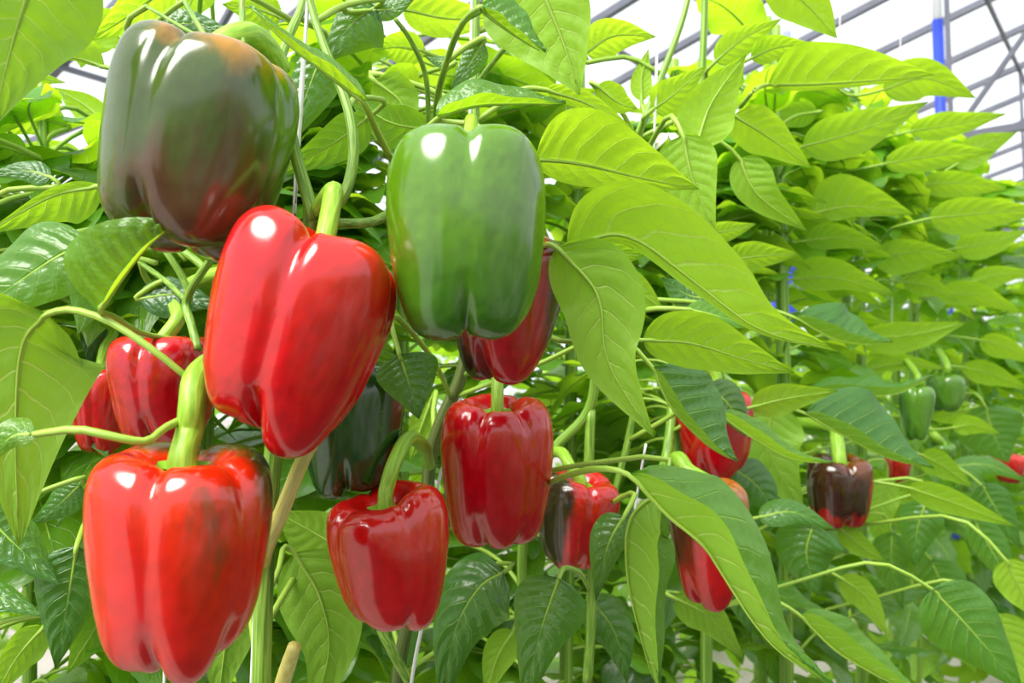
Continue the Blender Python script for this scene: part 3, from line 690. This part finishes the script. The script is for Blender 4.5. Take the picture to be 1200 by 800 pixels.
lf([(1150, 568), (1170, 600), (1197, 642)], 22, 22, 't', .05, 1.25)
lf([(1040, 558), (1030, 600), (1036, 652)], 20, 20, 'u', .45, 1.12)
lf([(1090, 655), (1110, 700), (1122, 765)], 28, 28, 't', .18, 1.15)
lf([(998, 722), (1040, 702), (1092, 692)], 18, 18, 't', .3, 1.15)
lf([(882, 640), (870, 690), (880, 745)], 26, 26, 't', .08, 1.1)
lf([(790, 700), (830, 722), (872, 772)], 24, 22, 'u', .4, .95)
lf([(1168, 718), (1185, 760), (1200, 815)], 28, 28, 'u', .5, .98)
lf([(602, 738), (582, 772), (570, 820)], 20, 20, 'u', .6, .76)
lf([(1148, 398), (1180, 408), (1217, 426)], 14, 14, 'u', .7, 1.6)
lf([(1128, 430), (1165, 440), (1207, 456)], 15, 13, 'u', .65, 1.6)
lf([(1138, 330), (1170, 322), (1212, 318)], 13, 14, 'u', .75, 1.7)
lf([(1058, 330), (1090, 336), (1122, 353)], 14, 12, 'u', .6, 1.45)
lf([(690, 700), (720, 740), (735, 800)], 28, 26, 't', .08, .85)

# ------------------------------------------------------------------ inner leaves of the row
def local_leaf(seed, nu, nv, droop, fold, wid):
    """blade of length 1 along +X after a stalk of .42, upper side +Z"""
    rg = random.Random(seed); V = []; U = []; Fc = []; ph = rg.uniform(0, 6); bend = rg.uniform(-.12, .12)
    def midp(t): return Vector((.42 + t*math.cos(droop*t*.6), bend*t*t, .10 + .10*t - droop*t*t*.55))
    for i in range(nu):
        t = i/(nu-1); m = midp(t); wv = wprof(t)*wid
        for j in range(-nv, nv+1):
            a = abs(j)/nv; s = 1 if j > 0 else -1
            q = math.sin(math.pi*((t-.10*a-.12*a*a+.027*s)/.125))**2
            V.append(m + Vector((0, s*a*wv*math.cos(fold*a), a*wv*math.sin(fold)*1. - .16*wv*a*a + .012*q*a*(1-a)*4 + .05*wv*4*a**3*math.sin(t*16+ph+s))))
            U.append((t, j/nv))
    W = 2*nv+1
    for i in range(nu-1):
        for j in range(W-1): Fc.append((i*W+j, (i+1)*W+j, (i+1)*W+j+1, i*W+j+1))
    st = [Vector((0, 0, 0)), Vector((.14, 0, .07)), Vector((.30, 0, .10))] + [midp(t)-Vector((0, 0, .004)) for t in (.0, .2, .4, .6, .8, .95)]
    rad = [.014, .012, .012, .012, .010, .008, .006, .004, .002]
    c = crom([(*p, r) for p, r in zip(st, rad)], 18)
    sg = tube_geo([Vector(x[:3]) for x in c], [max(.001, x[3]) for x in c], 5)
    return V, Fc, U, sg
VAR = []
for i in range(10):
    V, Fc, U, sg = local_leaf(i*13+1, 20, 5, .15+.09*i, .05+.06*(i % 4), .25+.02*(i % 3))
    # upper side must be the front face
    a, b, c = [V[q] for q in Fc[len(Fc)//2][:3]]
    if (b-a).cross(c-a).z < 0: Fc = [q[::-1] for q in Fc]
    me = mesh('leaf', V, Fc, True, U); me.materials.append(M_LEAF)
    ms = mesh('leaf_stalk', *sg[:2], True, sg[2]); ms.materials.append(M_STALK)
    VAR.append((me, ms, droop_tip := V[-1]))
LOW = []
for i in range(5):
    V, Fc, U, sg = local_leaf(i*7+3, 8, 2, .2+.16*i, .1, .27)
    a, b, c = [V[q] for q in Fc[len(Fc)//2][:3]]
    if (b-a).cross(c-a).z < 0: Fc = [q[::-1] for q in Fc]
    LOW.append((np.array([tuple(x) for x in V]), np.array(Fc), np.array(U)))

def leaf_matrix(pos, az, elev, roll, s):
    return Matrix.Translation(pos) @ Matrix.Rotation(az, 4, 'Z') @ Matrix.Rotation(-elev, 4, 'Y') @ Matrix.Rotation(roll, 4, 'X') @ Matrix.Scale(s, 4)
AZ_OUT = math.atan2(OUT.y, OUT.x)
def fill(key, n, z0, z1, limit, seed, tones=(.35, .9), size=(.12, .19)):
    rg = random.Random(seed); e, poly = plants[key]; made = 0; tries = 0
    poly = [p for p in poly if z0 < p.z < z1]
    while made < n and tries < n*40:
        tries += 1
        p = rg.choice(poly); p = Vector((p.x, p.y, p.z + rg.uniform(-.03, .03)))
        az = AZ_OUT + rg.gauss(0, 1.25); s = rg.uniform(*size)
        hi = (p.z-1.0)/.9
        m = leaf_matrix(p, az, math.radians(rg.uniform(-30, 15) + (14*hi if hi > 0 else 45*hi)), math.radians(rg.uniform(-28, 28)), s)
        me, ms, tip = rg.choice(VAR)
        pts = [m @ Vector((x, y, zz)) for x, y, zz in ((.5, .25, .1), (.5, -.25, .1), (.42, 0, .1))] + [m @ tip, m @ ((tip+Vector((.42, 0, .1)))/2)]
        ok = True; seen = False
        for q in pts:
            x, y, dq = proj(q)
            if dq < .3 or dq < limit(x, y): ok = False
            if -60 < x < 1260 and -60 < y < 860: seen = True
        if not ok or not seen: continue
        o = link('leaf', me, None, e); o.matrix_local = Matrix.Translation(-e.location) @ m
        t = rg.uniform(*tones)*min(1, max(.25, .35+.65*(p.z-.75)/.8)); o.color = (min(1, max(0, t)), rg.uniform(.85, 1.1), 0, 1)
        st = link('leaf_stalk', ms, None, o)
        made += 1
def lim(x, y):
    f = front(min(x, 1150))
    if x < 700: return f + .20
    if x < 900: return f + .13
    return f*.86
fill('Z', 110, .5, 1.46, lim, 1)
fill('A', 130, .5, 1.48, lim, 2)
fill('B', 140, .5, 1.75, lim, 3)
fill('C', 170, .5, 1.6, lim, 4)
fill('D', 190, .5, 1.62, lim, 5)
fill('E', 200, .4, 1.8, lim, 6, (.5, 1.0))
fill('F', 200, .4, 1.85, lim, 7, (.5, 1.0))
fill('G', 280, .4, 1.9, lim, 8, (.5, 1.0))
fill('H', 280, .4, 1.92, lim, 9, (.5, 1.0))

# ------------------------------------------------------------------ far foliage: too many small leaves to count
def foliage(name, label, pts, seed, size=(.12, .19), tone=.6, parent=None):
    rg = random.Random(seed); VV = []; FF = []; UU = []; off = 0
    for p in pts:
        V, Fc, U = rg.choice(LOW)
        m = np.array(leaf_matrix(p, AZ_OUT + rg.gauss(0, 1.4), math.radians(rg.uniform(-35, 15)), math.radians(rg.uniform(-30, 30)), rg.uniform(*size)))
        VV.append(V @ m[:3, :3].T + m[:3, 3]); FF.append(Fc+off); UU.append(U); off += len(V)
    V = np.concatenate(VV); Fc = np.concatenate(FF); U = np.concatenate(UU)
    me = mesh(name, V.tolist(), Fc.tolist(), True, U)
    o = link(name, me, M_LEAF, parent); o.color = (tone, 1., 0, 1); o['kind'] = 'stuff'; o['label'] = label; o['category'] = 'foliage'
    return o
def row_points(origin, s0, s1, per_m, z0, z1, depth, seed):
    rg = random.Random(seed); out = []
    for _ in range(int((s1-s0)*per_m)):
        s = rg.uniform(s0, s1)
        out.append(origin + ROW*s + OUT*rg.gauss(0, depth) + Vector((0, 0, z0+(z1-z0)*rg.random()**.85)))
    return out
S0 = Vector((-.19, .5, 0))
foliage('row_foliage', 'distant pepper leaves at the far end of the near row', row_points(S0-OUT*.15, 2.6, 12, 330, .3, 1.92, .14, 21), 31)
B1 = S0 - OUT*1.55
second = foliage('row_foliage', 'blurred pepper foliage of second row, seen through the gaps', row_points(B1, -1.5, 10, 300, .05, 1.72, .16, 22), 32, tone=.75)
B2 = S0 - OUT*3.1
foliage('row_foliage', 'blurred foliage of the row furthest back under the glass roof', row_points(B2, -3, 12, 130, .1, 2.1, .2, 23), 33, tone=.8)

foliage('row_foliage', 'unseen pepper foliage behind the camera, added to darken the fruit reflections', row_points(S0+OUT*1.35, -4, 5, 420, .05, 1.36, .14, 24), 34, tone=.05)  # unseen row, added and kept dark to cut frontal light and reflections

# stems of the second row, each on its string
rg = random.Random(77)
for i in range(14):
    b = B1 + ROW*(-.9+i*.42) + OUT*rg.uniform(-.05, .05)
    tube_pts = [b, b+Vector((.02, 0, .9)), b+Vector((0, .01, 1.8))]
    tube('stem', tube_pts, .006, M_STEM, second, sides=6)

# ------------------------------------------------------------------ strings
def string(pts, label, r=.0011, ext=True):
    a = P(*pts[-1]); top = P(*pts[0]); T = (top-a).normalized(); up = top + T*((3.4-top.z)/max(.3, T.z))
    o = tube('support_string', ([up, top] if ext else [top]) + [P(*p) for p in pts[1:]], r, M_STRING, None, sides=6)
    o['label'] = label; o['category'] = 'string'; o['group'] = 'white support strings'
string([(362, -20, .545), (356, 60, .545), (350, 140, .545), (345, 250, .54)], 'white string running down between the two upper left peppers', .0014)
string([(772, -20, .80), (770, 60, .80), (768, 135, .80), (762, 300, .84)], 'white string hanging straight down through the top centre leaves')
string([(500, 690, .60), (494, 735, .62), (486, 775, .64), (478, 830, .66)], 'white string under the waisted red pepper at the bottom centre', .0014, False)
string([(300, 690, .60), (297, 740, .60), (293, 830, .60)], 'white string beside the striped stem at the bottom left', .0011, False)
string([(193, 770, .60), (192, 830, .60)], 'white string below the large orange-red pepper', .0011, False)
string([(553, -20, .68), (551, 90, .68), (550, 200, .68)], 'white string beside the stem above the shiny green pepper')
string([(541, 430, .74), (536, 500, .74), (515, 560, .74), (512, 610, .74)], 'white string beside the dark slanting stem', .0014, False)
string([(757, 520, .80), (745, 590, .82), (735, 680, .82)], 'white string near the pale folded leaf, right of centre', .0011, False)
string([(978, 200, 1.72), (975, 420, 1.72), (965, 640, 1.72), (955, 800, 1.72)], 'white string on the plant bearing chocolate brown pepper')
string([(1050, 220, 1.9), (1046, 330, 1.9), (1044, 420, 1.9)], 'white string near the pale green peppers')
